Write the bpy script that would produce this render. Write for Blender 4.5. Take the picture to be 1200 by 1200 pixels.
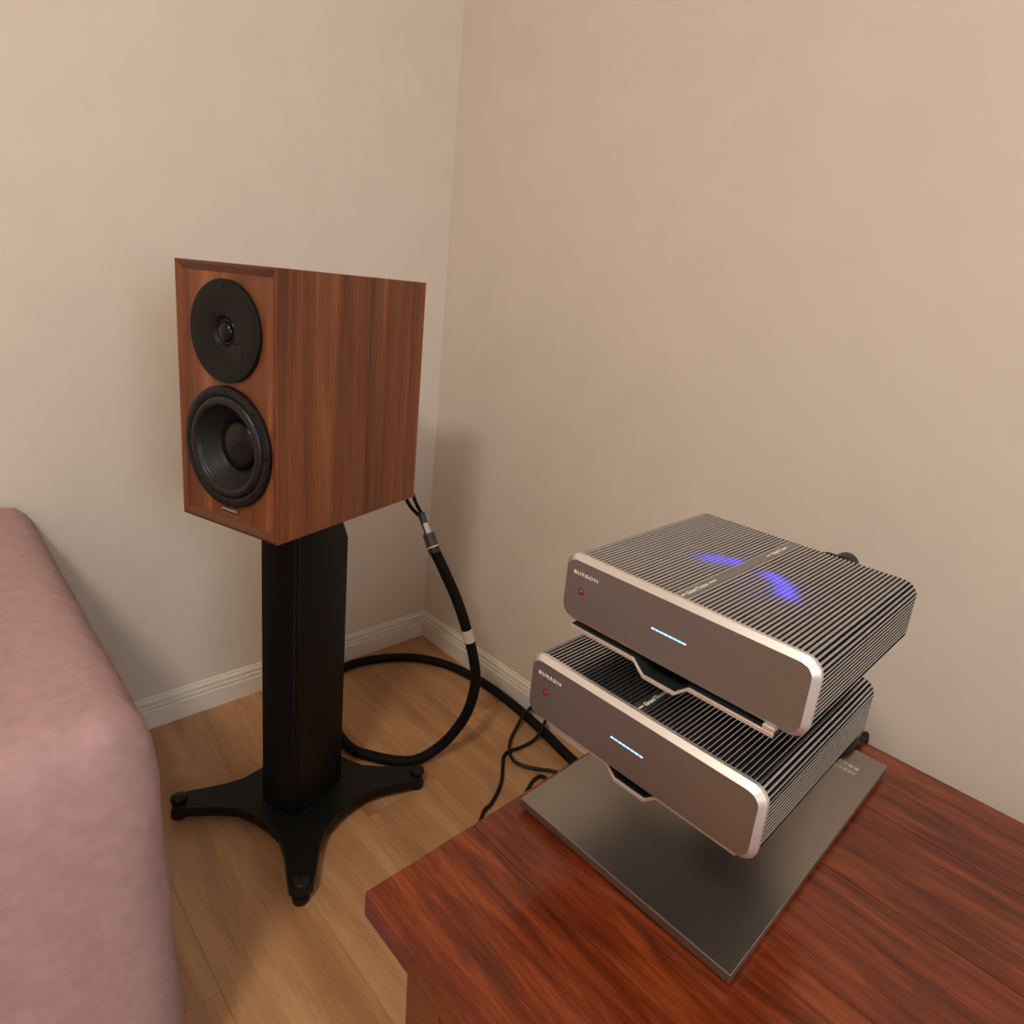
import bpy, bmesh, math, random
from mathutils import Vector, Matrix
random.seed(7)
for o in list(bpy.data.objects): bpy.data.objects.remove(o, do_unlink=True)
SC = bpy.context.scene
COL = SC.collection
PI = math.pi

# ------------------------------------------------------------------ camera
# World: room corner on the floor is the origin, wall_left is X=0, wall_right is Y=0, metres.
F_PX, PPX, PPY = 762.84, 598.5, 551.0            # focal length and principal point in 1200 px frame
CAM = Vector((1.3923, -1.0694, 0.9975))
FW = Vector((-0.68811, 0.67668, -0.26188)); RT = Vector((0.67951, 0.72756, 0.09474)); UP = Vector((-0.25457, 0.11272, 0.96046))
FW.normalize(); RT = (RT - FW*RT.dot(FW)).normalized(); UP = RT.cross(FW)
cd = bpy.data.cameras.new('camera'); cam = bpy.data.objects.new('camera', cd); COL.objects.link(cam)
cd.sensor_fit = 'HORIZONTAL'; cd.sensor_width = 36.0; cd.lens = F_PX/1200*36.0
cd.shift_x = (600-PPX)/1200; cd.shift_y = (PPY-600)/1200
cd.clip_start = 0.02
m = Matrix.Identity(4)
for i in range(3):
    m[i][0] = RT[i]; m[i][1] = UP[i]; m[i][2] = -FW[i]; m[i][3] = CAM[i]
cam.matrix_world = m
SC.camera = cam

# ------------------------------------------------------------------ world, light, exposure
w = bpy.data.worlds.new('world'); SC.world = w; w.use_nodes = True
w.node_tree.nodes['Background'].inputs[0].default_value = (0.55, 0.68, 1.0, 1)
w.node_tree.nodes['Background'].inputs[1].default_value = 0.5
vs = SC.view_settings; vs.view_transform = 'Standard'; vs.look = 'None'; vs.gamma = 1; vs.use_curve_mapping = False
vs.exposure = 1.02

def area(name, loc, target, sx, sy, power, col):
    l = bpy.data.lights.new(name, 'AREA'); l.shape = 'RECTANGLE'; l.size = sx; l.size_y = sy; l.energy = power; l.color = col
    o = bpy.data.objects.new(name, l); COL.objects.link(o); o.location = loc
    o.rotation_euler = (Vector(target)-Vector(loc)).to_track_quat('-Z', 'Y').to_euler(); return o
WINX, WINY, WINZ = 3.30, -1.25, 1.45              # daylight through the window in the far side wall
area('window_daylight', (WINX+0.10, WINY, WINZ), (0, WINY, WINZ-0.2), 1.15, 1.15, 13, (0.80, 0.90, 1.0))

# ------------------------------------------------------------------ materials
MATS = {}
def newmat(name):
    mt = bpy.data.materials.new(name); mt.use_nodes = True; MATS[name] = mt
    nt = mt.node_tree; return mt, nt, nt.nodes['Principled BSDF']
def N(nt, t, **kw):
    n = nt.nodes.new(t)
    for k, v in kw.items():
        if hasattr(n, k): setattr(n, k, v)
        else: n.inputs[k.replace('_', ' ')].default_value = v
    return n
def ramp(nt, stops):
    r = nt.nodes.new('ShaderNodeValToRGB'); e = r.color_ramp.elements
    while len(e) < len(stops): e.new(0.5)
    for el, (p, c) in zip(e, stops): el.position = p; el.color = (*c, 1)
    return r
def lk(nt, a, b): nt.links.new(a, b)
def srgb(r, g, b): return tuple(((c/255)/12.92 if c/255 <= 0.04045 else ((c/255+0.055)/1.055)**2.4) for c in (r, g, b))
def plain(name, col, rough=0.5, metal=0.0, noise=0.06, scale=40.0, bump=0.0, emit=None, estr=0.0, spec=0.5, coat=0.0, stretch=None):
    mt, nt, bs = newmat(name)
    tc = N(nt, 'ShaderNodeTexCoord'); mp = N(nt, 'ShaderNodeMapping')
    if stretch: mp.inputs['Scale'].default_value = stretch
    lk(nt, tc.outputs['Object'], mp.inputs[0])
    nz = N(nt, 'ShaderNodeTexNoise', Scale=scale, Detail=4.0); lk(nt, mp.outputs[0], nz.inputs['Vector'])
    r = ramp(nt, [(0.3, tuple(c*(1-noise) for c in col)), (0.7, tuple(min(1, c*(1+noise)) for c in col))])
    lk(nt, nz.outputs['Fac'], r.inputs[0]); lk(nt, r.outputs[0], bs.inputs['Base Color'])
    bs.inputs['Roughness'].default_value = rough; bs.inputs['Metallic'].default_value = metal
    bs.inputs['Specular IOR Level'].default_value = spec; bs.inputs['Coat Weight'].default_value = coat
    if bump:
        b = N(nt, 'ShaderNodeBump', Strength=bump, Distance=0.001); lk(nt, nz.outputs['Fac'], b.inputs['Height']); lk(nt, b.outputs[0], bs.inputs['Normal'])
    if emit:
        bs.inputs['Emission Color'].default_value = (*emit, 1); bs.inputs['Emission Strength'].default_value = estr
    return mt
def wood(name, stops, grain=(60, 60, 2.2), rough=0.4, bump=0.15, rnd=False, spec=0.4, coat=0.0, fine=(420, 420, 9)):
    """streaky veneer; grain = texture scale per axis (low along the grain)"""
    mt, nt, bs = newmat(name)
    tc = N(nt, 'ShaderNodeTexCoord'); vec = tc.outputs['Object']
    if rnd:
        oi = N(nt, 'ShaderNodeObjectInfo'); ml = N(nt, 'ShaderNodeMath', operation='MULTIPLY'); ml.inputs[1].default_value = 37.0
        lk(nt, oi.outputs['Random'], ml.inputs[0])
        cb = N(nt, 'ShaderNodeCombineXYZ'); lk(nt, ml.outputs[0], cb.inputs[0]); lk(nt, ml.outputs[0], cb.inputs[1])
        ad = N(nt, 'ShaderNodeVectorMath', operation='ADD'); lk(nt, vec, ad.inputs[0]); lk(nt, cb.outputs[0], ad.inputs[1]); vec = ad.outputs[0]
    mp = N(nt, 'ShaderNodeMapping'); mp.inputs['Scale'].default_value = grain; lk(nt, vec, mp.inputs[0])
    n1 = N(nt, 'ShaderNodeTexNoise', Scale=1.0, Detail=5.0, Roughness=0.55, Distortion=0.35); lk(nt, mp.outputs[0], n1.inputs['Vector'])
    mp2 = N(nt, 'ShaderNodeMapping'); mp2.inputs['Scale'].default_value = fine; lk(nt, vec, mp2.inputs[0])
    n2 = N(nt, 'ShaderNodeTexNoise', Scale=1.0, Detail=3.0); lk(nt, mp2.outputs[0], n2.inputs['Vector'])
    mx = N(nt, 'ShaderNodeMix'); mx.data_type = 'FLOAT'; mx.inputs[0].default_value = 0.25
    lk(nt, n1.outputs['Fac'], mx.inputs[2]); lk(nt, n2.outputs['Fac'], mx.inputs[3])
    r = ramp(nt, stops); lk(nt, mx.outputs[0], r.inputs[0])
    col = r.outputs[0]
    if rnd:
        hs = N(nt, 'ShaderNodeHueSaturation'); mr = N(nt, 'ShaderNodeMapRange'); mr.inputs['To Min'].default_value = 0.93; mr.inputs['To Max'].default_value = 1.06
        lk(nt, oi.outputs['Random'], mr.inputs[0]); lk(nt, mr.outputs[0], hs.inputs['Value']); lk(nt, col, hs.inputs['Color']); col = hs.outputs[0]
    lk(nt, col, bs.inputs['Base Color'])
    bs.inputs['Roughness'].default_value = rough; bs.inputs['Specular IOR Level'].default_value = spec; bs.inputs['Coat Weight'].default_value = coat
    b = N(nt, 'ShaderNodeBump', Strength=bump, Distance=0.0006); lk(nt, n2.outputs['Fac'], b.inputs['Height']); lk(nt, b.outputs[0], bs.inputs['Normal'])
    return mt

plain('wall_paint', srgb(222, 209, 193), rough=0.62, noise=0.02, scale=9, bump=0.03, spec=0.3)
plain('ceiling_paint', srgb(232, 226, 216), rough=0.8, noise=0.02, scale=9)
plain('trim_paint', srgb(232, 222, 208), rough=0.38, noise=0.02, scale=25)
wood('laminate', [(0.28, srgb(138, 98, 64)), (0.5, srgb(178, 132, 90)), (0.72, srgb(204, 160, 114))], grain=(2.0, 17, 17), rough=0.33, bump=0.05, rnd=True, fine=(14, 260, 260))
plain('subfloor', srgb(92, 66, 45), rough=0.8)
wood('walnut', [(0.31, srgb(74, 37, 22)), (0.44, srgb(108, 59, 34)), (0.56, srgb(128, 72, 41)), (0.70, srgb(166, 104, 62))], grain=(30, 30, 1.0), rough=0.38, bump=0.12)
wood('walnut_across', [(0.3, srgb(66, 33, 20)), (0.5, srgb(96, 54, 33)), (0.7, srgb(122, 72, 46))], grain=(1.6, 40, 40), rough=0.38, bump=0.12, fine=(9, 420, 420))
wood('jarrah', [(0.28, srgb(56, 19, 9)), (0.5, srgb(106, 43, 20)), (0.66, srgb(140, 64, 30)), (0.8, srgb(172, 98, 52))], grain=(9, 75, 40), rough=0.24, bump=0.05, coat=0.2, fine=(30, 500, 500))
plain('gunmetal', srgb(158, 160, 159), rough=0.42, metal=1.0, noise=0.03, scale=500)
plain('bright_metal', srgb(232, 226, 220), rough=0.42, metal=0.85, noise=0.02, scale=400)
plain('dark_anodised', srgb(12, 12, 15), rough=0.9, metal=0.0, spec=0.06, noise=0.04, scale=300)  # black inner case, deepened in place of dark reflections between the fins
plain('fin_metal', srgb(200, 201, 209), rough=0.28, metal=1.0, noise=0.03, scale=500)  # slight blue tint in the metal stands in for a cool sheen
plain('shelf_dark', srgb(60, 54, 50), rough=0.4, metal=0.8)
plain('shelf_black', (0.012, 0.012, 0.012), rough=0.6, noise=0.05)
plain('base_plate_metal', srgb(156, 149, 142), rough=0.36, metal=0.95, noise=0.03, scale=400)
plain('print_white', srgb(236, 228, 214), rough=0.5)
plain('print_dim', srgb(200, 186, 166), rough=0.5)
plain('black_satin', (0.0045, 0.0045, 0.0042), spec=0.28, rough=0.42, noise=0.08, scale=200)
plain('black_plastic', (0.005, 0.005, 0.0047), spec=0.3, rough=0.38, noise=0.08, scale=200)
plain('tweeter_plate', (0.006, 0.006, 0.0052), spec=0.22, rough=0.5, noise=0.06, scale=300)
plain('dome_silk', (0.006, 0.006, 0.006), spec=0.28, rough=0.22, noise=0.05)
plain('rubber', (0.010, 0.010, 0.0095), spec=0.35, rough=0.42, noise=0.08, scale=120)
plain('cone_black', (0.008, 0.008, 0.0075), spec=0.3, rough=0.5, noise=0.08, scale=150)
plain('screw_black', (0.006, 0.006, 0.006), rough=0.3, metal=0.5)
plain('badge_plate', srgb(66, 48, 38), rough=0.35, metal=0.6)
plain('badge_rim', srgb(190, 120, 104), rough=0.35, metal=0.6)
plain('cable_sleeve', (0.004, 0.0037, 0.0037), spec=0.2, rough=0.7, noise=0.5, scale=900, bump=0.6)
plain('cable_rubber', (0.005, 0.005, 0.005), spec=0.25, rough=0.5)
plain('heat_shrink', srgb(52, 56, 54), rough=0.35)
plain('white_sleeve', srgb(205, 198, 186), rough=0.5)
plain('steel', srgb(205, 203, 200), rough=0.18, metal=1.0)
plain('red_led', (0.22, 0.008, 0.010), rough=0.1, emit=(0.8, 0.02, 0.03), estr=0.04, coat=1.0)
plain('led_ring_dark', (0.02, 0.015, 0.015), rough=0.4)
plain('blue_led', (0.25, 0.55, 0.9), emit=(0.10, 0.42, 1.0), estr=0.8)
plain('blue_led_bright', (0.6, 0.85, 1.0), emit=(0.45, 0.80, 1.0), estr=1.0)
plain('fan_led', (0.05, 0.04, 0.6), emit=(0.035, 0.02, 1.0), estr=3.6)
plain('fan_plastic', (0.02, 0.02, 0.03), rough=0.4)
plain('circuit_board', srgb(120, 84, 56), rough=0.6, noise=0.6, scale=120)
plain('pink_cloth', srgb(172, 138, 136), rough=0.9, noise=0.08, scale=60, bump=0.4)
plain('mattress_cloth', srgb(214, 208, 200), rough=0.9)
plain('lamp_glass', srgb(255, 244, 224), emit=(1.0, 0.915, 0.80), estr=44.0)
plain('pane', (0.8, 0.85, 0.9), rough=0.05)
MATS['pane'].node_tree.nodes['Principled BSDF'].inputs['Transmission Weight'].default_value = 1.0

# ------------------------------------------------------------------ mesh helpers
class MB:
    def __init__(s): s.v = []; s.f = []
    def add(s, vs, fs):
        b = len(s.v); s.v += [tuple(p) for p in vs]; s.f += [tuple(i+b for i in f) for f in fs]; return s
    def box(s, x0, x1, y0, y1, z0, z1):
        v = [(x, y, z) for z in (z0, z1) for y in (y0, y1) for x in (x0, x1)]
        return s.add(v, [(0, 2, 3, 1), (4, 5, 7, 6), (0, 1, 5, 4), (2, 6, 7, 3), (0, 4, 6, 2), (1, 3, 7, 5)])
    def loft(s, rings, cap0=True, cap1=True, closed=True):
        n = len(rings[0]); v = [p for r in rings for p in r]; f = []
        for k in range(len(rings)-1):
            for i in range(n if closed else n-1):
                j = (i+1) % n; f.append((k*n+i, k*n+j, (k+1)*n+j, (k+1)*n+i))
        if cap0: f.append(tuple(range(n))[::-1])
        if cap1: f.append(tuple((len(rings)-1)*n+i for i in range(n)))
        return s.add(v, f)
    def lathe(s, prof, c=(0, 0, 0), axis='z', seg=32):
        """prof = [(radius, height)], revolved about axis through c; axis '-y' : height along -y"""
        rings = []
        for r, h in prof:
            ring = []
            for i in range(seg):
                a = 2*PI*i/seg; x, y = max(r, 1e-5)*math.cos(a), max(r, 1e-5)*math.sin(a)
                if axis == 'z': ring.append((c[0]+x, c[1]+y, c[2]+h))
                elif axis == '-y': ring.append((c[0]+x, c[1]-h, c[2]+y))
                elif axis == 'y': ring.append((c[0]+x, c[1]+h, c[2]-y))
                else: ring.append((c[0]+h, c[1]+x, c[2]+y))
            rings.append(ring)
        return s.loft(rings, False, False)
    def build(s, name, mat, parent=None, smooth=False, bevel=0.0, angle=40, segs=2):
        me = bpy.data.meshes.new(name); me.from_pydata(s.v, [], s.f)
        bm = bmesh.new(); bm.from_mesh(me)
        bmesh.ops.remove_doubles(bm, verts=bm.verts, dist=1e-6)
        bmesh.ops.recalc_face_normals(bm, faces=bm.faces)
        if bevel:
            es = [e for e in bm.edges if len(e.link_faces) == 2 and e.calc_face_angle(0) > math.radians(30)]
            bmesh.ops.bevel(bm, geom=es, offset=bevel, segments=segs, profile=0.5, affect='EDGES', clamp_overlap=True)
        bm.to_mesh(me); bm.free()
        return link(name, me, mat, parent, smooth, angle)
def link(name, me, mat, parent=None, smooth=False, angle=40):
    me.materials.clear(); me.materials.append(MATS[mat])
    if smooth:
        for p in me.polygons: p.use_smooth = True
        me.set_sharp_from_angle(angle=math.radians(angle))
    o = bpy.data.objects.new(name, me); COL.objects.link(o)
    if parent: o.parent = parent
    return o
def tag(o, label=None, cat=None, group=None, kind=None):
    for k, v in (('label', label), ('category', cat), ('group', group), ('kind', kind)):
        if v: o[k] = v
    return o
def thing(name, label, cat, loc=(0, 0, 0), rz=0.0, group=None):
    o = bpy.data.objects.new(name, None); COL.objects.link(o); o.location = loc; o.rotation_euler = (0, 0, rz); o.empty_display_size = 0.05
    return tag(o, label, cat, group)
def copy_tree(o, parent=None):
    c = o.copy(); COL.objects.link(c); c.parent = parent
    for ch in list(o.children): copy_tree(ch, c)
    return c
def catmull(pts, n=10):
    P = [Vector(p) for p in pts]; P = [2*P[0]-P[1]] + P + [2*P[-1]-P[-2]]; out = []
    for i in range(1, len(P)-2):
        for k in range(n):
            t = k/n; a, b, c, d = P[i-1:i+3]
            out.append(0.5*((2*b) + (c-a)*t + (2*a-5*b+4*c-d)*t*t + (3*b-a-3*c+d)*t**3))
    out.append(P[-2]); return out
def tube(mb, pts, r, seg=10, smooth_n=8, caps=True):
    path = catmull(pts, smooth_n) if smooth_n else [Vector(p) for p in pts]
    rr = r if callable(r) else (lambda t: r)
    t0 = (path[1]-path[0]).normalized(); up = Vector((0, 0, 1)) if abs(t0.z) < 0.9 else Vector((1, 0, 0))
    n = (up - t0*up.dot(t0)).normalized(); rings = []
    for i, p in enumerate(path):
        t = (path[min(i+1, len(path)-1)]-path[max(i-1, 0)]).normalized()
        n = (n - t*n.dot(t)).normalized(); b = t.cross(n); q = rr(i/(len(path)-1))
        rings.append([tuple(p + n*q*math.cos(2*PI*k/seg) + b*q*math.sin(2*PI*k/seg)) for k in range(seg)])
    return mb.loft(rings, caps, caps)
def rrect(x0, x1, z0, z1, r, seg=6):
    """rounded rectangle, counter-clockwise from lower-left, as (x, z)"""
    out = []
    for cx, cz, a0 in ((x0+r, z0+r, PI), (x1-r, z0+r, 1.5*PI), (x1-r, z1-r, 0), (x0+r, z1-r, PI/2)):
        for k in range(seg+1):
            a = a0 + PI/2*k/seg; out.append((cx+r*math.cos(a), cz+r*math.sin(a)))
    return out
def text_mesh(body, size, extrude=0.0002, sx=1.0, spacing=1.0, bold=0.0):
    cu = bpy.data.curves.new('lettering', 'FONT'); cu.body = body; cu.size = size; cu.extrude = extrude; cu.space_character = spacing
    cu.resolution_u = 3; cu.offset = bold*size
    o = bpy.data.objects.new('lettering_source', cu); COL.objects.link(o)
    bpy.context.view_layer.update()
    dg = bpy.context.evaluated_depsgraph_get(); me = bpy.data.meshes.new_from_object(o.evaluated_get(dg))
    bpy.data.objects.remove(o, do_unlink=True); bpy.data.curves.remove(cu)
    me.transform(Matrix.Diagonal((sx, 1, 1, 1))); return me
def fit_text(me, length, height):
    """scale lettering so that it spans length x height from the origin"""
    xs = [v.co.x for v in me.vertices]; ys = [v.co.y for v in me.vertices]
    me.transform(Matrix.Translation((-min(xs), -min(ys), 0)))
    me.transform(Matrix.Diagonal((length/(max(xs)-min(xs)), height/(max(ys)-min(ys)), 1, 1))); return me
def ray(u, v): return FW + RT*((u-PPX)/F_PX) - UP*((v-PPY)/F_PX)
def on_floor(u, v, z=0.0):
    d = ray(u, v); return CAM + d*((z-CAM.z)/d.z)
def on_plane(u, v, p, n):
    d = ray(u, v); n = Vector(n); return CAM + d*((Vector(p)-CAM).dot(n)/d.dot(n))

# ------------------------------------------------------------------ room shell
RX, RY, RZ = 3.3, -3.3, 2.45
def struct(o): o['kind'] = 'structure'; return o
struct(MB().box(-0.12, 0, RY-0.12, 0.12, -0.05, RZ).build('wall_left', 'wall_paint'))
struct(MB().box(0, RX+0.12, 0, 0.12, -0.05, RZ).build('wall_right', 'wall_paint'))
struct(MB().box(0, RX+0.12, RY-0.12, RY, -0.05, RZ).build('wall_back', 'wall_paint'))
ww = 0.6
mb = MB().box(RX, RX+0.12, RY, WINY-ww, -0.05, RZ).box(RX, RX+0.12, WINY+ww, 0, -0.05, RZ)
mb.box(RX, RX+0.12, WINY-ww, WINY+ww, -0.05, WINZ-ww).box(RX, RX+0.12, WINY-ww, WINY+ww, WINZ+ww, RZ)
struct(mb.build('wall_side', 'wall_paint'))
struct(MB().box(-0.12, RX+0.12, RY-0.12, 0.12, RZ, RZ+0.1).build('ceiling', 'ceiling_paint'))
win = struct(bpy.data.objects.new('window_1', None)); COL.objects.link(win); win.location = (RX+0.03, WINY, WINZ)
fr = MB().box(0, 0.05, -ww, ww, -ww, -ww+0.05).box(0, 0.05, -ww, ww, ww-0.05, ww).box(0, 0.05, -ww, -ww+0.05, -ww+0.05, ww-0.05)
fr.box(0, 0.05, ww-0.05, ww, -ww+0.05, ww-0.05).box(0, 0.05, -0.02, 0.02, -ww+0.05, ww-0.05)
fr.build('window_frame', 'trim_paint', win)
MB().box(-0.06, 0.0, -ww-0.04, ww+0.04, -ww-0.025, -ww).build('window_sill', 'trim_paint', win)

# floor: boards laid along X, each its own piece
fl = struct(MB().box(0, RX, RY, 0, -0.05, -0.0105).build('floor', 'subfloor'))
PW, PL = 0.165, 1.21
def board_mesh(length, width):
    g = 0.00015
    mbd = MB().box(g, length-g, g, width-g, -0.0105, 0.0)
    o = mbd.build('floor_board', 'laminate', fl, bevel=0.0003, segs=1); return o
row = 0; y = RY
board_cache = {}
offs = [0.3, 0.82, 0.55, 1.05, 0.15, 0.7]
while y < -1e-6:
    wd = min(PW, -y); x = -offs[row % 6]
    while x < RX-1e-6:
        a = max(x, 0); b = min(x+PL, RX); key = (round(b-a, 4), round(wd, 4))
        if key in board_cache:
            o = board_cache[key].copy(); COL.objects.link(o)
        else:
            o = board_mesh(b-a, wd); board_cache[key] = o
        o.location = (a, y, 0); x += PL
    y += PW; row += 1

# baseboards: flat face, two beads, sloped top
PROF = [(0.0, 0.0), (0.013, 0.0), (0.013, 0.0430), (0.0118, 0.0448), (0.0070, 0.0455), (0.0070, 0.0470), (0.0100, 0.0480), (0.0103, 0.0510), (0.0094, 0.0540),
        (0.0042, 0.0550), (0.0042, 0.0566), (0.0070, 0.0576), (0.0073, 0.0620), (0.0060, 0.0650), (0.0036, 0.0662), (0.0036, 0.0700), (0.0026, 0.0720), (0.0, 0.0720)]
def baseboard(name, fn, s0, s1):
    rings = [[fn(s, d, z) for d, z in PROF] for s in (s0, s1)]
    return struct(MB().loft(rings).build(name, 'trim_paint'))
baseboard('baseboard_left', lambda s, d, z: (d, -s if s > 0 else -d, z), 0, -RY)
baseboard('baseboard_right', lambda s, d, z: (s if s > 0 else d, -d, z), 0, RX)
baseboard('baseboard_back', lambda s, d, z: (s if s > 0 else d, RY+d, z), 0, RX)

# ceiling lamp (out of frame, the room's warm light)
LAMP = Vector((1.55, -1.95, RZ))
t = thing('ceiling_lamp', 'round white flush ceiling lamp with glowing glass shade', 'lamp', LAMP)
MB().lathe([(0, 0), (0.21, 0), (0.21, -0.025), (0.19, -0.03), (0, -0.03)]).build('lamp_base', 'trim_paint', t, smooth=True)
MB().lathe([(0, -0.09), (0.07, -0.087), (0.13, -0.075), (0.17, -0.055), (0.185, -0.03), (0, -0.03)]).build('lamp_shade', 'lamp_glass', t, smooth=True, angle=60)

# ------------------------------------------------------------------ speaker
SPY = math.radians(17.827); SPO = Vector((0.3487, -0.7560, 0.6156)); SW, SD, SH = 0.2086, 0.321, 0.3845
spk = thing('bookshelf_speaker', 'walnut veneered bookshelf loudspeaker with black round tweeter and woofer on a black stand', 'speaker', SPO, SPY)
fw_, lip, rec = 0.0135, 0.0035, 0.0045
mb = MB()
# side walls, top, bottom and back as a shell open to the front
o4 = lambda a, y: [(a, y, a), (SW-a, y, a), (SW-a, y, SH-a), (a, y, SH-a)]
mb.loft([o4(0.012, 0.012), o4(0.0, 0.0035), o4(0.0, SD)], cap0=False, cap1=True)
mb.build('cabinet', 'walnut', spk, bevel=0.0008)
quad = lambda pts: MB().loft([[(x, y0, z) for x, y0, z in pts], [(x, 0.012, z) for x, y0, z in pts]])
def rail(p_out, p_in, mat):
    # mitred frame rail: flat lip then a slope down to the baffle
    (ax, az), (bx, bz) = p_out; (cx, cz), (dx, dz) = p_in
    k = lip/fw_
    l1 = (ax+(cx-ax)*k, az+(cz-az)*k); l2 = (bx+(dx-bx)*k, bz+(dz-bz)*k)
    ring0 = [(ax, 0.0035, az), (ax, 0.0006, az), (l1[0], 0.0, l1[1]), (cx, rec, cz), (cx, 0.010, cz)]
    ring1 = [(bx, 0.0035, bz), (bx, 0.0006, bz), (l2[0], 0.0, l2[1]), (dx, rec, dz), (dx, 0.010, dz)]
    MB().loft([ring0, ring1]).build('frame_rail', mat, spk)
i0 = fw_
O = [(0, 0), (SW, 0), (SW, SH), (0, SH)]; I = [(i0, i0), (SW-i0, i0), (SW-i0, SH-i0), (i0, SH-i0)]
for k in range(4):
    rail((O[k], O[(k+1) % 4]), (I[k], I[(k+1) % 4]), 'walnut_across' if k % 2 == 0 else 'walnut')
WC = (0.1040, rec, 0.1252)
def holed_plate(x0, x1, z0, z1, ya, yb, c, r, n=64):
    """rectangular plate with one round hole, as a closed ring"""
    angs = sorted([2*PI*k/n for k in range(n)] + [math.atan2(z-c[2], x-c[0]) % (2*PI) for x in (x0, x1) for z in (z0, z1)])
    inn, out = [], []
    for a in angs:
        dx, dz = math.cos(a), math.sin(a); ts = []
        if abs(dx) > 1e-9: ts.append(((x1 if dx > 0 else x0)-c[0])/dx)
        if abs(dz) > 1e-9: ts.append(((z1 if dz > 0 else z0)-c[2])/dz)
        t_ = min(ts); inn.append((c[0]+r*dx, c[2]+r*dz)); out.append((c[0]+t_*dx, c[2]+t_*dz))
    P = lambda pts, y: [(x, y, z) for x, z in pts]
    return MB().loft([P(inn, ya), P(out, ya), P(out, yb), P(inn, yb), P(inn, ya)], cap0=False, cap1=False)
holed_plate(i0-0.001, SW-i0+0.001, i0-0.001, SH-i0+0.001, rec, 0.0118, WC, 0.0772).build('baffle', 'walnut', spk)
# tweeter
TC = (0.1040, rec, 0.2918)
tw = MB().lathe([(0.0715, 0.0), (0.0715, 0.0055), (0.0708, 0.0064), (0.0690, 0.0066), (0.0255, 0.0066), (0.0215, 0.0045), (0.0188, 0.0006), (0.0, 0.0006)], TC, '-y', 64).build('tweeter_plate', 'tweeter_plate', spk, smooth=True)
MB().lathe([(0.0180, 0.0006), (0.0174, 0.0016), (0.0152, 0.0022), (0.0142, 0.0010)] + [(0.0140*math.cos(a), 0.0008+0.0080*math.sin(a)) for a in [k*PI/2/7 for k in range(8)]], TC, '-y', 32).build('tweeter_dome', 'dome_silk', tw, smooth=True, angle=80)
scr = []
for ang in (90, 212, 328):
    for rad in (0.0605, 0.0440, 0.0275):
        a = math.radians(ang); c = (TC[0]+rad*math.cos(a), TC[1]-0.0065, TC[2]+rad*math.sin(a))
        MB().lathe([(0.0029, -0.001), (0.0029, 0.0004), (0.0022, 0.0007), (0.0013, 0.0007), (0.0012, -0.0004), (0, -0.0004)], c, '-y', 12).build('screw', 'screw_black', tw, smooth=True)
# woofer: ring, half-roll surround, deep cone and broad dust cap
wf = MB().lathe([(0.0905, 0.0), (0.0905, 0.0050), (0.0895, 0.0066), (0.0870, 0.0072), (0.0790, 0.0072), (0.0765, 0.0058), (0.0765, -0.034), (0.0, -0.034)], WC, '-y', 64).build('woofer_basket', 'black_plastic', spk, smooth=True)
sur = [(0.0763, 0.0040)] + [(0.0685+0.0075*math.cos(a), 0.0040+0.0065*math.sin(a)) for a in [k*PI/10 for k in range(11)]] + [(0.0600, 0.0036), (0.0600, 0.0010), (0.0763, 0.0010), (0.0763, 0.0040)]
MB().lathe(sur, WC, '-y', 64).build('surround', 'rubber', wf, smooth=True, angle=70)
cone = [(0.0612, 0.0036), (0.0590, 0.0020), (0.0520, -0.0055), (0.0440, -0.0130), (0.0370, -0.0185), (0.0365, -0.0300), (0.0640, -0.0300), (0.0640, 0.0012), (0.0612, 0.0036)]
MB().lathe(cone, WC, '-y', 64).build('cone', 'cone_black', wf, smooth=True, angle=60)
cap = [(0.0380, -0.0210)] + [(0.0378*math.cos(a), -0.0180+0.0115*math.sin(a)) for a in [k*PI/2/8 for k in range(9)]]
MB().lathe(cap, WC, '-y', 48).build('dust_cap', 'dome_silk', wf, smooth=True, angle=80)
for k in range(8):
    a = PI/2 + k*PI/4; c = (WC[0]+0.0832*math.cos(a), WC[1]-0.0070, WC[2]+0.0832*math.sin(a))
    MB().lathe([(0.0030, -0.001), (0.0030, 0.0005), (0.0024, 0.0008), (0.0014, 0.0008), (0.0013, -0.0003), (0, -0.0003)], c, '-y', 12).build('screw', 'screw_black', wf, smooth=True)
# badge under the woofer
bd = MB().box(0.0825, 0.1240, rec-0.0012, rec+0.001, 0.0222, 0.0335).build('badge', 'badge_plate', spk)
r_ = MB()
for a0, a1, c0, c1 in ((0.0825, 0.1240, 0.0222, 0.0231), (0.0825, 0.1240, 0.0326, 0.0335), (0.0825, 0.0834, 0.0231, 0.0326), (0.1231, 0.1240, 0.0231, 0.0326)):
    r_.box(a0, a1, rec-0.0018, rec-0.0012, c0, c1)
r_.build('badge_rim', 'badge_rim', bd)
tm = fit_text(text_mesh('DYNAUDIO', 0.01, 0.0002), 0.033, 0.0042); tm.transform(Matrix.Translation((0.0867, rec-0.0014, 0.0257)) @ Matrix.Rotation(PI/2, 4, 'X'))
link('badge_lettering', tm, 'print_dim', bd)
# terminals on the back
tp = MB().box(0.06, 0.15, SD-0.001, SD+0.003, 0.05, 0.12).build('terminal_plate', 'black_plastic', spk)
for x in (0.085, 0.125):
    MB().lathe([(0.009, 0.003), (0.009, 0.012), (0.007, 0.014), (0.007, 0.026), (0.0, 0.027)], (x, SD, 0.085), 'y', 16).build('binding_post', 'steel', tp, smooth=True)

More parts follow.
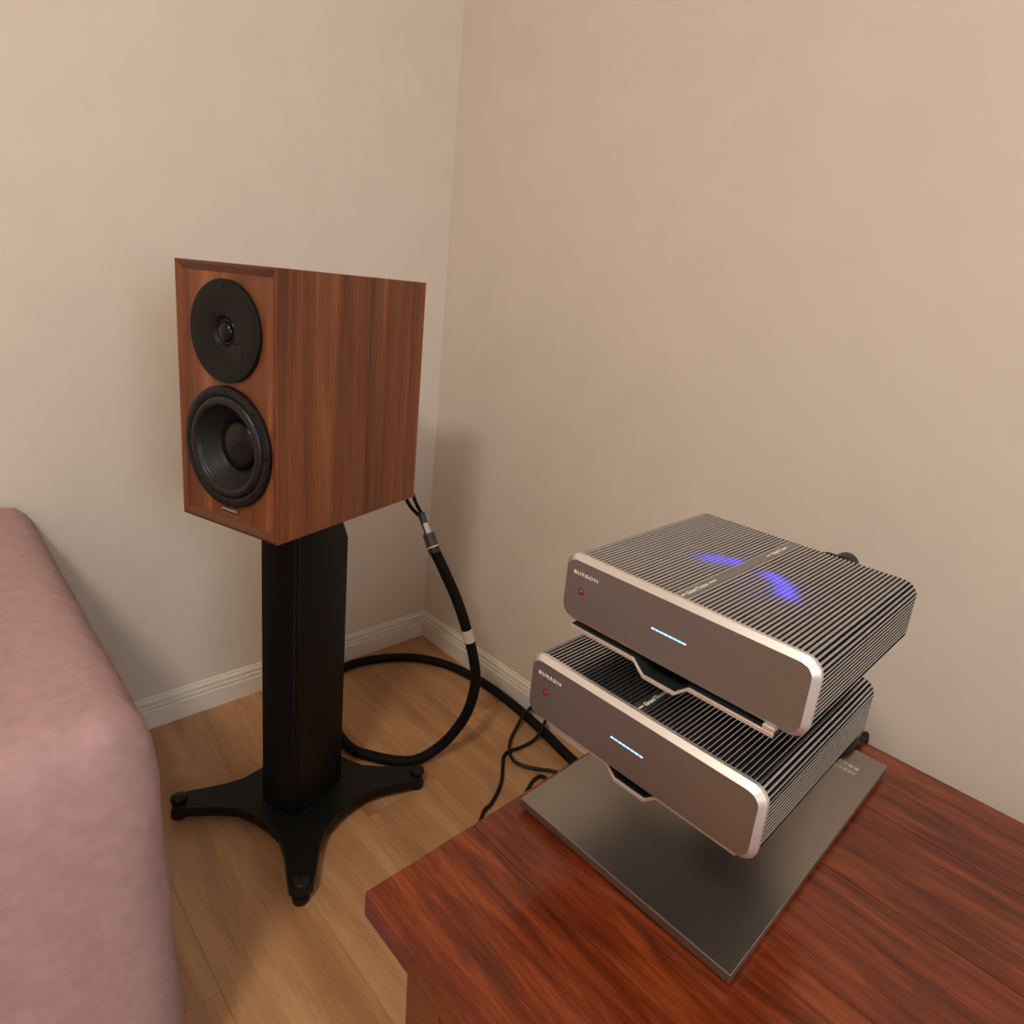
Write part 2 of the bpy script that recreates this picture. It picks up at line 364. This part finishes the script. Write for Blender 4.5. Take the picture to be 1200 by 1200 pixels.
# ------------------------------------------------------------------ speaker stand
SX = Vector((math.cos(SPY), math.sin(SPY), 0)); SYV = Vector((-math.sin(SPY), math.cos(SPY), 0))
CT = SPO + SX*0.104 + SYV*0.160
st = thing('speaker_stand', 'black metal speaker stand with a thick column and cross-shaped foot', 'speaker stand', (CT.x, CT.y, 0), SPY)
ZB, ZT = 0.034, SPO.z
def colring(x0, x1, y0, y1, z, ins=0.0):
    x0 += ins; x1 -= ins; y0 += ins; y1 -= ins; b = 0.012
    # outline with softly bowed faces
    pts = []
    for (ax, ay), (bx, by), (nx, ny) in (((x0+b, y0), (x1-b, y0), (0, -1)), ((x1, y0+b), (x1, y1-b), (1, 0)), ((x1-b, y1), (x0+b, y1), (0, 1)), ((x0, y1-b), (x0, y0+b), (-1, 0))):
        for k in range(7):
            t_ = k/6; q = 0.004*(1-(2*t_-1)**2)
            pts.append((ax+(bx-ax)*t_+nx*(q-0.004), ay+(by-ay)*t_+ny*(q-0.004), z))
    return pts
# front shell and rear shell of the column with a recessed seam between them
FY0, FY1, BY1 = -0.0700, -0.0440, 0.0560
def shell(y0, y1, top_cut, nm):
    rings = [colring(-0.050, 0.050, y0, y1, ZB), colring(-0.050, 0.050, y0, y1, ZT-0.066)]
    rings.append(colring(-0.050, 0.050, y0, y1-top_cut, ZT-0.004))
    MB().loft(rings).build(nm, 'black_satin', st, smooth=True, angle=30)
shell(-0.0700, 0.0640, 0.026, 'column')
MB().box(0.0478, 0.0506, -0.0690, -0.0665, ZB, ZT-0.02).build('column_seam', 'screw_black', st)
MB().box(-0.045, 0.045, -0.062, 0.034, ZT-0.0045, ZT).build('top_plate', 'black_satin', st, bevel=0.001)
# cross-shaped base: one waisted plate, four legs
R_ = 0.2215
outl = []
for k in range(4):
    a = PI/4 + k*PI/2
    d = Vector((math.cos(a), math.sin(a), 0)); n = Vector((-d.y, d.x, 0))
    for r, h in ((0.085, 0.062), (0.115, 0.040), (0.15, 0.030), (R_-0.012, 0.022), (R_+0.002, 0.019), (R_+0.010, 0.010)):
        outl.append(d*r - n*h)
    for r, h in ((R_+0.010, 0.010), (R_+0.002, 0.019), (R_-0.012, 0.022), (0.15, 0.030), (0.115, 0.040), (0.085, 0.062)):
        outl.append(d*r + n*h)
MB().loft([[(p.x, p.y, z) for p in outl] for z in (0.014, 0.034)]).build('base', 'black_satin', st, bevel=0.0015)
for k in range(4):
    a = PI/4 + k*PI/2; c = (R_*math.cos(a), R_*math.sin(a), 0)
    ft = MB().lathe([(0, 0), (0.013, 0), (0.0145, 0.002), (0.0145, 0.012), (0.006, 0.0141), (0, 0.0141)], c, 'z', 20).build('foot', 'black_plastic', st, smooth=True)
    MB().lathe([(0, 0.033), (0.0135, 0.0335), (0.0145, 0.036), (0.0140, 0.041), (0.0100, 0.0435), (0, 0.044)], c, 'z', 20).build('foot_knob', 'black_plastic', st, smooth=True)

# ------------------------------------------------------------------ desk / low bench
DZ = 0.444; DX0, DX1, DY0, DY1 = 0.9795, 2.25, -0.80, -0.14
dk = thing('low_wooden_bench', 'low reddish brown wooden bench carrying the stacked silver amplifiers', 'table', ((DX0+DX1)/2, (DY0+DY1)/2, 0))
cxd, cyd = (DX0+DX1)/2, (DY0+DY1)/2
bw = (DY1-DY0)/5
for k in range(5):
    MB().box(DX0-cxd, DX1-cxd, DY0-cyd+k*bw+0.0002, DY0-cyd+(k+1)*bw-0.0002, DZ-0.028, DZ).build('top_board', 'jarrah', dk, bevel=0.0012)
for sx_ in (-1, 1):
    for sy_ in (-1, 1):
        x = sx_*((DX1-DX0)/2-0.06); y = sy_*((DY1-DY0)/2-0.055)
        MB().loft([[(x+a*h, y+b*h, z) for a, b in ((-1, -1), (1, -1), (1, 1), (-1, 1))] for z, h in ((0, 0.020), (DZ-0.028, 0.027))]).build('leg', 'jarrah', dk, bevel=0.002)
hx, hy = (DX1-DX0)/2, (DY1-DY0)/2
for y in (-hy+0.045, hy-0.065): MB().box(-hx+0.085, hx-0.085, y, y+0.02, DZ-0.098, DZ-0.028).build('apron', 'jarrah', dk)
for x in (-hx+0.05, hx-0.07): MB().box(x, x+0.02, -hy+0.08, hy-0.08, DZ-0.098, DZ-0.028).build('apron', 'jarrah', dk)

# ------------------------------------------------------------------ equipment rack (base plate, rear post, two bent shelves)
AY = math.radians(0.83)
UO = Vector((1.0119, -0.6030, 0.6943)); LO = Vector((1.0046, -0.6288, 0.5878))
AW, AH, AD, CH = 0.240, 0.0593, 0.2505, 0.005
RKO = Vector((0.995, -0.6135, DZ))
rk = thing('equipment_rack', 'grey metal equipment rack with wide base plate and bent silver shelves', 'rack', RKO, AY)
PLW, PLD, PZ0, PZ1 = 0.254, 0.415, 0.006, 0.016
inv = Matrix.Rotation(-AY, 3, 'Z')
def rl(P): return inv @ (Vector(P)-RKO)
pl = MB().loft([[(x, y, z) for x, y in ((0, 0), (PLW, 0), (PLW, PLD), (0, PLD))] for z in (PZ0, PZ1)]).build('base_plate', 'base_plate_metal', rk, bevel=0.0008)
for x in (0.03, PLW-0.03):
    for y in (0.03, PLD-0.03): MB().lathe([(0, 0), (0.011, 0), (0.012, 0.002), (0.012, PZ0), (0, PZ0)], (x, y, 0), 'z', 16).build('foot', 'rubber', rk, smooth=True)
# two rows of small pale marks near the rear right of the plate
mk = MB(); px0, py0 = 0.2015, 0.358
for yy, segs_ in ((0.0, ((0.0, 0.0032), (0.0046, 0.0100), (0.0162, 0.0044), (0.0222, 0.0075))), (0.0125, ((0.0, 0.0050), (0.0066, 0.0098), (0.0180, 0.0060), (0.0256, 0.0050)))):
    for x0, ln in segs_:
        z0 = PZ1; h_ = 0.0066
        if ln > 0.007:   # outlined box-like glyph
            mk.box(px0+x0, px0+x0+ln, py0+yy, py0+yy+0.0014, z0, z0+0.0002).box(px0+x0, px0+x0+ln, py0+yy+h_-0.0014, py0+yy+h_, z0, z0+0.0002)
            mk.box(px0+x0, px0+x0+0.0018, py0+yy+0.0014, py0+yy+h_-0.0014, z0, z0+0.0002).box(px0+x0+ln-0.0018, px0+x0+ln, py0+yy+0.0014, py0+yy+h_-0.0014, z0, z0+0.0002)
        else: mk.box(px0+x0, px0+x0+ln, py0+yy, py0+yy+h_, z0, z0+0.0002)
mk.build('plate_marking', 'print_dim', pl)
MB().box(PLW/2-0.045, PLW/2+0.045, 0.290, 0.312, PZ1, 0.235).build('post', 'base_plate_metal', rk, bevel=0.001)
def shelf(o, yo, cx):
    L_ = rl(o); zt = L_.z - CH - 0.0040      # shelf top under the risers
    th = 0.0040; xs = [(-0.105, 0), (-0.0290, 0), (-0.0165, -0.0110), (0.0165, -0.0110), (0.0290, 0), (0.105, 0)]
    top = [(cx+x, zt+z) for x, z in xs]
    bot = [(cx+x+(0.0008 if x < -0.02 and x > -0.1 else -0.0008 if 0.02 < x < 0.1 else 0), zt+z-th) for x, z in xs]
    ring = top + bot[::-1]
    y0, y1 = L_.y + yo, L_.y + AD - 0.004
    sh = MB().loft([[(L_.x+x, y, z) for x, z in ring] for y in (y0+0.0022, y1)]).build('shelf', 'shelf_dark', rk)
    MB().loft([[(L_.x+x, y, z) for x, z in ring] for y in (y0, y0+0.0022)]).build('shelf_edge', 'bright_metal', sh, bevel=0.0003, segs=1)
    MB().loft([[(L_.x+x, y, z+0.0002) for x, z in [(a, b) for a, b in top]] + [(L_.x+x, y, z+0.0006) for x, z in top[::-1]] for y in (y0+0.0030, y1)]).build('shelf_liner', 'shelf_black', sh)
    for sx_ in (-1, 1):
        xa = cx + sx_*0.105; xb = cx + sx_*0.0955
        MB().box(L_.x+min(xa, xb), L_.x+max(xa, xb), y0+(0.010 if sx_ < 0 else 0.0), y1, zt-0.0001, zt+0.0042).build('riser', 'bright_metal', sh, bevel=0.0003, segs=1)
    MB().box(PLW/2-0.030, PLW/2+0.030, y1-0.02, 0.2905, zt-0.011-th, zt-0.011-0.0005).build('bracket', 'shelf_black', sh)
    return sh
shelf(UO, 0.0005, 0.1172); shelf(LO, 0.011, 0.1222)

# ------------------------------------------------------------------ amplifiers
def make_amp(name, label, loc, lit=True):
    am = thing(name, label, 'amplifier', loc, AY, 'stacked silver finned amplifiers')
    x0, x1, z0, z1 = -CH, AW+CH, -CH, AH+CH
    # front panel: bead-blasted face, wide bright chamfer
    face = rrect(0, AW, 0, AH, 0.0105); outr = rrect(x0, x1, z0, z1, 0.0150)
    rp = lambda pts, y: [(x, y, z) for x, z in pts]
    fp = MB().loft([rp(face, 0.0), rp(face, 0.0035)]).build('front_panel', 'gunmetal', am)
    MB().loft([rp(face, 0.0002), rp(outr, CH), rp(outr, 0.0090), rp(rrect(0.004, AW-0.004, 0.004, AH-0.004, 0.009), 0.0090)], cap0=False, cap1=True).build('panel_chamfer', 'bright_metal', fp, smooth=True, angle=25)
    # lettering, power light, display bar
    tm = fit_text(text_mesh('BURSON', 0.01, 0.00015, bold=0.010, spacing=1.22), 0.0295, 0.0036); tm.transform(Matrix.Translation((0.0085, -0.0001, 0.0452)) @ Matrix.Rotation(PI/2, 4, 'X'))
    link('brand_lettering', tm, 'print_white', fp)
    led = MB().lathe([(0.0036, -0.001), (0.0036, 0.0002), (0.0030, 0.0004), (0.0030, -0.0003), (0, -0.0003)], (0.0196, 0, 0.0292), '-y', 20).build('power_light', 'led_ring_dark', fp, smooth=True)
    MB().lathe([(0.0028, -0.0002)] + [(0.0028*math.cos(a), 0.0003+0.0012*math.sin(a)) for a in (0, 0.5, 1.0, 1.3, PI/2)], (0.0196, 0, 0.0292), '-y', 16).build('power_lens', 'red_led', led, smooth=True)
    db = MB().box(0.1025, 0.1375, -0.0002, 0.0004, 0.0277, 0.0291).build('display_bar', 'blue_led', fp)
    dots = MB()
    for k in range(8):
        xx = 0.1034 + k*0.00458; dots.box(xx-(0.0008 if k % 3 else 0.0011), xx+(0.0008 if k % 3 else 0.0011), -0.0004, -0.0001, 0.0279, 0.0289)
    dots.build('display_segments', 'blue_led_bright', db)
    # inner case under the fins
    ins = 0.0036; yb = AD
    ci = rrect(x0+0.0006, x1-0.0006, z0+ins, z1-ins, 0.0124)
    # the top span stays open for the fan window
    mb = MB(); hole = (0.066, 0.206, 0.036, 0.172); zt = z1-ins
    seq = ci[21:] + ci[0:21]
    ring_open = seq                      # from (x0+r, z1) ... to (x1-r, z1): leaves the top edge open
    mb.loft([[(x, y, z) for x, z in ring_open] for y in (0.0085, yb-0.003)], cap0=False, cap1=False, closed=False)
    xa, xb = seq[0][0], seq[-1][0]
    lo_, hi_ = min(xa, xb), max(xa, xb)
    for (a, b, c, d) in ((lo_, hole[0], 0.0085, yb-0.003), (hole[1], hi_, 0.0085, yb-0.003), (hole[0], hole[1], 0.0085, hole[2]), (hole[0], hole[1], hole[3], yb-0.003)):
        mb.add([(a, c, zt), (b, c, zt), (b, d, zt), (a, d, zt)], [(0, 1, 2, 3)])
    mb.build('case', 'dark_anodised', am)
    # fins around the left side, top and right side; one joined part because each is only a few pixels wide
    r = 0.0150; pitch = 0.00428; half = 0.00132; hgt = ins
    segs_ = [('L', AH+2*CH-2*r), ('A', r*PI/2), ('T', AW+2*CH-2*r), ('B', r*PI/2), ('R', AH+2*CH-2*r)]
    tot = sum(s for _, s in segs_)
    def at(s):
        q = s
        for nm, ln in segs_:
            if q <= ln or nm == 'R':
                if nm == 'L': return Vector((x0, 0, z0+r+q)), Vector((-1, 0, 0))
                if nm == 'A': a = PI - q/r; return Vector((x0+r+r*math.cos(a), 0, z1-r+r*math.sin(a))), Vector((math.cos(a), 0, math.sin(a)))
                if nm == 'T': return Vector((x0+r+q, 0, z1)), Vector((0, 0, 1))
                if nm == 'B': a = PI/2 - q/r; return Vector((x1-r+r*math.cos(a), 0, z1-r+r*math.sin(a))), Vector((math.cos(a), 0, math.sin(a)))
                return Vector((x1, 0, z1-r-q)), Vector((1, 0, 0))
            q -= ln
    fins = MB(); k = 0; nf = int(tot/2/pitch)
    for sgn in (-1, 1):
        for k in range(nf+1):
            off = 0.0068 + k*pitch
            if off > tot/2-0.001: continue
            p, nrm = at(tot/2 + sgn*off); tg = Vector((nrm.z, 0, -nrm.x))
            half = 0.00120 if nrm.z > 0.9 else 0.00105 if nrm.z > 0.3 else 0.00070
            prof = [(-half, -hgt-0.0004), (-half, -0.0007), (-half*0.62, -0.0001), (half*0.62, -0.0001), (half, -0.0007), (half, -hgt-0.0004)]
            pts = [p + tg*a + nrm*b for a, b in prof]
            fins.loft([[(q.x, y, q.z) for q in pts] for y in (0.0088, yb-0.002)])
    fo = fins.build('cooling_fins', 'fin_metal', am); fo['kind'] = 'stuff'
    # centre strip with printing
    cs = MB().box(AW/2-0.0050, AW/2+0.0050, 0.0088, yb-0.002, z1-0.0042, z1-0.0001).build('centre_strip', 'gunmetal', am, bevel=0.0004, segs=1)
    zz = z1-0.00012
    for ya_, yb_ in ((0.0100, 0.0165), (0.0575, 0.0700), (0.176, 0.184)):
        MB().box(AW/2-0.0006, AW/2+0.0006, ya_, yb_, zz, zz+0.0003).build('strip_dash', 'print_white', cs)
    for bodytxt, ya_, ln in (('Grand Tourer', 0.0190, 0.0355), ('Grand Tourer', 0.1880, 0.0355)):
        tm = fit_text(text_mesh(bodytxt, 0.01, 0.0001, bold=0.02), ln, 0.0046); tm.transform(Matrix.Translation((AW/2+0.0022, ya_, zz+0.0002)) @ Matrix.Rotation(PI/2, 4, 'Z'))
        link('strip_lettering', tm, 'print_white', cs)
    # fan and board seen between the fins
    FX, FY, FZ = 0.126, 0.102, z1-0.014
    cbd = MB().box(0.068, 0.204, 0.038, 0.170, FZ-0.012, FZ-0.0105).build('circuit_board', 'circuit_board', am)
    for (x, y, wx, wy, h) in ((0.150, 0.052, 0.010, 0.006, 0.006), (0.164, 0.050, 0.006, 0.006, 0.007), (0.178, 0.054, 0.008, 0.004, 0.006), (0.188, 0.066, 0.005, 0.008, 0.007), (0.138, 0.050, 0.006, 0.004, 0.005)):
        MB().box(x, x+wx, y, y+wy, FZ-0.0106, FZ-0.0106+h).build('component', 'print_dim', cbd)
    fan = MB().lathe([(0.050, -0.010), (0.050, 0.002), (0.053, 0.004), (0.058, 0.004), (0.058, -0.010), (0.050, -0.010)], (FX, FY, FZ), 'z', 40).build('fan', 'fan_plastic', am, smooth=True)
    MB().lathe([(0, 0.001), (0.016, 0.001), (0.018, -0.001), (0.018, -0.010), (0, -0.010)], (FX, FY, FZ), 'z', 24).build('fan_hub', 'fan_plastic', fan, smooth=True)
    for k in range(7):
        a = 2*PI*k/7; bl = MB(); pts = []
        for rr in (0.016, 0.028, 0.040, 0.049):
            da = (rr-0.016)*6; h = 0.0035
            pts.append([(FX+rr*math.cos(a+da+s*0.32), FY+rr*math.sin(a+da+s*0.32), FZ-0.004+s*h+e) for s, e in ((-1, 0), (1, 0), (1, -0.0008), (-1, -0.0008))])
        bl.loft(pts).build('fan_blade', 'fan_plastic', fan, smooth=True)
    for a0, a1 in ((12, 74), (96, 150)) if lit else ():
        led = MB(); rings = []
        for k in range(13):
            a = math.radians(a0+(a1-a0)*k/12)
            rings.append([(FX+rr*math.cos(a), FY+rr*math.sin(a), FZ+zz_) for rr, zz_ in ((0.046, 0.0045), (0.058, 0.0045), (0.058, 0.0060), (0.046, 0.0060))])
        led.loft(rings).build('fan_light', 'fan_led', fan)
    # back panel with sockets
    bp = MB().loft([[(x, y, z) for x, z in rrect(x0+0.001, x1-0.001, z0+0.001, z1-0.001, 0.014)] for y in (yb-0.003, yb)]).build('back_panel', 'dark_anodised', am)
    for x in (0.045, 0.075, 0.105):
        MB().lathe([(0.006, 0), (0.006, 0.008), (0.0035, 0.0085), (0.0035, 0.002), (0, 0.002)], (x, yb, 0.03), 'y', 16).build('socket', 'steel', bp, smooth=True)
    MB().box(0.160, 0.188, yb, yb+0.003, 0.020, 0.044).build('power_socket', 'black_plastic', bp)
    return am
a_up = make_amp('audio_amplifier', 'silver finned amplifier on the upper rack shelf, blue light glowing between its top fins', UO)
a_lo = make_amp('audio_amplifier', 'silver finned amplifier on the lower rack shelf, directly beneath another amplifier', LO, False)

# ------------------------------------------------------------------ cables
# thick speaker cable: two tails from the speaker terminals, splitter, drop to the floor, loop behind the stand, away behind the bench
def spl(x, y, z): return SPO + SX*x + SYV*y + Vector((0, 0, z))
sc = thing('speaker_cable', 'thick black speaker cable hanging from the loudspeaker and looping on the floor', 'cable', (0.44, -0.33, 0))
base = Vector((0.44, -0.33, 0))
def rel(pts): return [tuple(Vector(p)-base) for p in pts]
J0, J1 = spl(0.186, 0.385, -0.064), spl(0.215, 0.380, -0.109)
dJ = (J1-J0).normalized()
for xt, xm, zm, side in ((0.085, 0.151, -0.038, -1), (0.125, 0.168, -0.030, 1)):
    off = RT*(0.0035*side)
    MB_ = tube(MB(), rel([spl(xt, SD+0.022, 0.085), spl(xt+0.006, SD+0.045, 0.080), spl((xt+xm)/2, 0.376, 0.03), spl(xm, 0.380, zm), J0+off*0.8, J0+dJ*0.012+off*0.5]), 0.0038, 8)
    MB_.build('cable_tail', 'cable_sleeve', sc, smooth=True)
pn = Vector((0.731, -0.682, 0))                                     # vertical plane the hanging part lies in
air_px = [(512, 651), (521, 670), (535, 702), (546, 735), (555, 772), (557, 800), (549, 831), (535, 854), (516, 874)]
air = [on_plane(u, v, J1, pn) for u, v in air_px]
fl_px = [(492, 889), (470, 892), (440, 887), (410, 876)]
CR = 0.0110
fpts = [on_floor(u, v, CR+0.002) for u, v in fl_px]
loop = [(0.245, -0.425), (0.16, -0.405), (0.09, -0.36), (0.055, -0.295), (0.055, -0.235), (0.080, -0.165), (0.125, -0.103), (0.195, -0.060), (0.27, -0.040), (0.345, -0.032), (0.44, -0.034), (0.545, -0.045), (0.65, -0.062), (0.76, -0.07), (0.9, -0.085), (1.1, -0.09)]
path = [J1 - dJ*0.004, J1 + dJ*0.010] + air + fpts + [Vector((x, y, CR+0.001)) for x, y in loop]
tube(MB(), rel(path), CR, 12, 8).build('cable_jacket', 'cable_sleeve', sc, smooth=True)
tube(MB(), rel([J0-dJ*0.010, J0+dJ*0.014]), 0.0074, 14, 1).build('boot', 'heat_shrink', sc, smooth=True)
tube(MB(), rel([J0+dJ*0.012, J0+dJ*0.034]), 0.0085, 16, 1).build('ferrule', 'steel', sc, smooth=True)
tube(MB(), rel([J0+dJ*0.033, J0+dJ*0.060]), 0.0118, 16, 1).build('splitter', 'heat_shrink', sc, smooth=True)
tube(MB(), rel([J0+dJ*0.060, J0+dJ*0.0625]), 0.0121, 16, 1).build('splitter_ring', 'white_sleeve', sc, smooth=True)
tube(MB(), rel([J0+dJ*0.062, J0+dJ*0.074]), 0.0117, 16, 1).build('splitter_sleeve', 'badge_plate', sc, smooth=True)
cp = catmull(path, 8); tgt = on_plane(548.5, 742, J1, pn); ib = min(range(len(cp)), key=lambda i: (cp[i]-tgt).length)
tube(MB(), rel([cp[ib-1]*0.5+cp[ib-2]*0.5, cp[ib], cp[ib+1]*0.5+cp[ib+2]*0.5]), 0.0116, 14, 4).build('marker_sleeve', 'white_sleeve', sc, smooth=True)

# thin power cords tangled on the floor between the wall and the bench
z5 = lambda x, y: (520+x/5.4545, 820+y/5.4545)
def cord(name, label, px, zs, pre=(), post=(), r=0.0040):
    pts = [Vector(p) for p in pre] + [on_floor(*z5(*p), z) for p, z in zip(px, zs)] + [Vector(p) for p in post]
    o = tube(MB(), [tuple(p) for p in pts], r, 8, 6).build(name, 'cable_rubber', None, smooth=True)
    return tag(o, label, 'cord', 'thin black cords on the floor by the bench')
cord('power_cord', 'thin black cord hooking round in a C shape and vanishing under the bench', [(548, 62), (510, 95), (470, 170), (430, 250), (420, 320), (440, 380), (490, 415), (560, 435), (640, 448), (700, 458)], [0.034, 0.032, 0.018, 0.0140, 0.0145, 0.010, 0.006, 0.005, 0.005, 0.005],
     pre=[(0.56, -0.020, 0.004+0.03), (0.49, -0.030, 0.036)], post=[(0.72, -0.08, 0.005), (0.90, -0.12, 0.005)])
cord('power_cord', 'thin black cord snaking in an S bend across the floor towards the bench front', [(632, 175), (615, 215), (595, 240), (560, 270), (490, 305), (420, 330), (385, 360), (378, 420), (372, 510), (345, 590), (300, 670), (250, 730)], [0.034, 0.030, 0.018, 0.007, 0.0045, 0.0045, 0.005, 0.005, 0.005, 0.005, 0.005, 0.005],
     pre=[(0.60, -0.020, 0.030), (0.545, -0.028, 0.036)], post=[(0.70, -0.38, 0.005), (0.80, -0.42, 0.005)])
cord('power_cord', 'short bight of thin black cord peeping out beside the bench top', [(550, 550), (575, 515), (610, 490), (640, 495)], [0.005]*4, pre=[(0.72, -0.26, 0.005), (0.668, -0.225, 0.005)], post=[(0.672, -0.148, 0.005), (0.73, -0.165, 0.005), (0.80, -0.19, 0.005)])
# plug and cable behind the upper amplifier
ua = Matrix.Translation(UO) @ Matrix.Rotation(AY, 4, 'Z')
pc = thing('mains_lead', 'black mains lead with a round plug behind the upper amplifier', 'cord', tuple(ua @ Vector((0.172, AD, 0.03))), AY)
MB().lathe([(0.015, 0.003), (0.0155, 0.010), (0.0155, 0.030), (0.010, 0.040), (0, 0.041)], (0.002, 0, 0.0025), 'y', 20).build('plug', 'black_plastic', pc, smooth=True)
MB().lathe([(0.006, 0.0), (0.0125, 0.0005), (0.0130, 0.004), (0.0130, 0.020), (0.0125, 0.0235), (0.0, 0.024)], (-0.005, 0.007, 0.0200), 'y', 24).build('plug_grip', 'black_plastic', pc, smooth=True)
tube(MB(), [(0.002, 0.036, 0.0025), (0.0, 0.05, 0.004), (-0.01, 0.060, -0.02), (-0.012, 0.062, -0.10), (0.0, 0.075, -0.215), (0.01, 0.10, -0.2585), (0.02, 0.140, -0.2590), (0.02, 0.168, -0.2640), (0.02, 0.185, -0.2745), (0.02, 0.204, -0.2750), (0.02, 0.222, -0.285), (0.02, 0.230, -0.40), (0.02, 0.235, -0.66)], 0.0045, 10, 6).build('lead', 'cable_rubber', pc, smooth=True)
tube(MB(), [(-0.030, 0.004, 0.010), (-0.026, 0.010, 0.0265), (-0.014, 0.012, 0.0290), (-0.004, 0.014, 0.0255)], 0.0026, 8, 6).build('lead_loop', 'cable_rubber', pc, smooth=True)

# ------------------------------------------------------------------ bed with pink bedspread
BX, BY, BZ, BL = 0.757, -0.913, 0.552, -2.75
bd_ = thing('bed', 'low bed standing along the wall under the pink bedspread', 'bed', (0.37, -1.83, 0))
MB().box(-0.35, 0.370, -0.90, 0.895, 0.08, 0.30).build('bed_base', 'mattress_cloth', bd_, bevel=0.01)
MB().box(-0.35, 0.372, -0.90, 0.897, 0.30, 0.535).build('mattress', 'mattress_cloth', bd_, bevel=0.03, segs=4)
for x in (-0.30, 0.33):
    for y in (-0.84, 0.84): MB().lathe([(0, 0), (0.022, 0), (0.026, 0.08), (0, 0.08)], (x, y, 0), 'z', 12).build('bed_leg', 'black_plastic', bd_, smooth=True)
# bedspread: a cross-section swept round the two open sides, pleats growing downwards
r = 0.05; pth = []
for k in range(25): pth.append((Vector((0.02+(BX-r-0.02)*k/24, BY, 0)), Vector((0, 1, 0))))
for k in range(1, 8): a = PI/2*(1-k/8); pth.append((Vector((BX-r+r*math.cos(a), BY-r+r*math.sin(a), 0)), Vector((math.cos(a), math.sin(a), 0))))
for k in range(51): pth.append((Vector((BX, BY-r+(BL-BY+r)*k/50, 0)), Vector((1, 0, 0))))
sec = [(-0.048, BZ), (-0.036, BZ-0.001), (-0.022, BZ-0.006), (-0.010, BZ-0.016), (-0.001, BZ-0.032), (0.006, BZ-0.055), (0.012, BZ-0.09), (0.014, BZ-0.13), (0.015, BZ-0.17), (0.017, 0.32), (0.020, 0.24), (0.023, 0.16), (0.026, 0.08), (0.029, 0.02)]
rings = []; s_ = 0.0
for i, (p, n) in enumerate(pth):
    if i: s_ += (p-pth[i-1][0]).length
    ring = []
    for d, z in sec:
        dn = max(0.0, (BZ-0.03-z))/BZ
        wv = dn*(0.018*math.sin(s_*26)+0.010*math.sin(s_*61+1.3))+0.0015*math.sin(s_*90+z*40)
        ring.append(tuple(p + n*(d+wv) + Vector((0, 0, z+0.0012*math.sin(s_*37+d*200)))))
    rings.append(ring)
bs_ = MB().loft(rings, cap0=False, cap1=False, closed=False)
top = [r_[0] for r_ in rings]
bs_.add([(x, y, z) for x, y, z in top] + [(0.02, BL, BZ)], [tuple(range(len(top)+1))])
bo = bs_.build('bedspread', 'pink_cloth', None, smooth=True, angle=80)
tag(bo, 'dusty pink bedspread hanging in folds over the corner of a bed', 'bedspread')
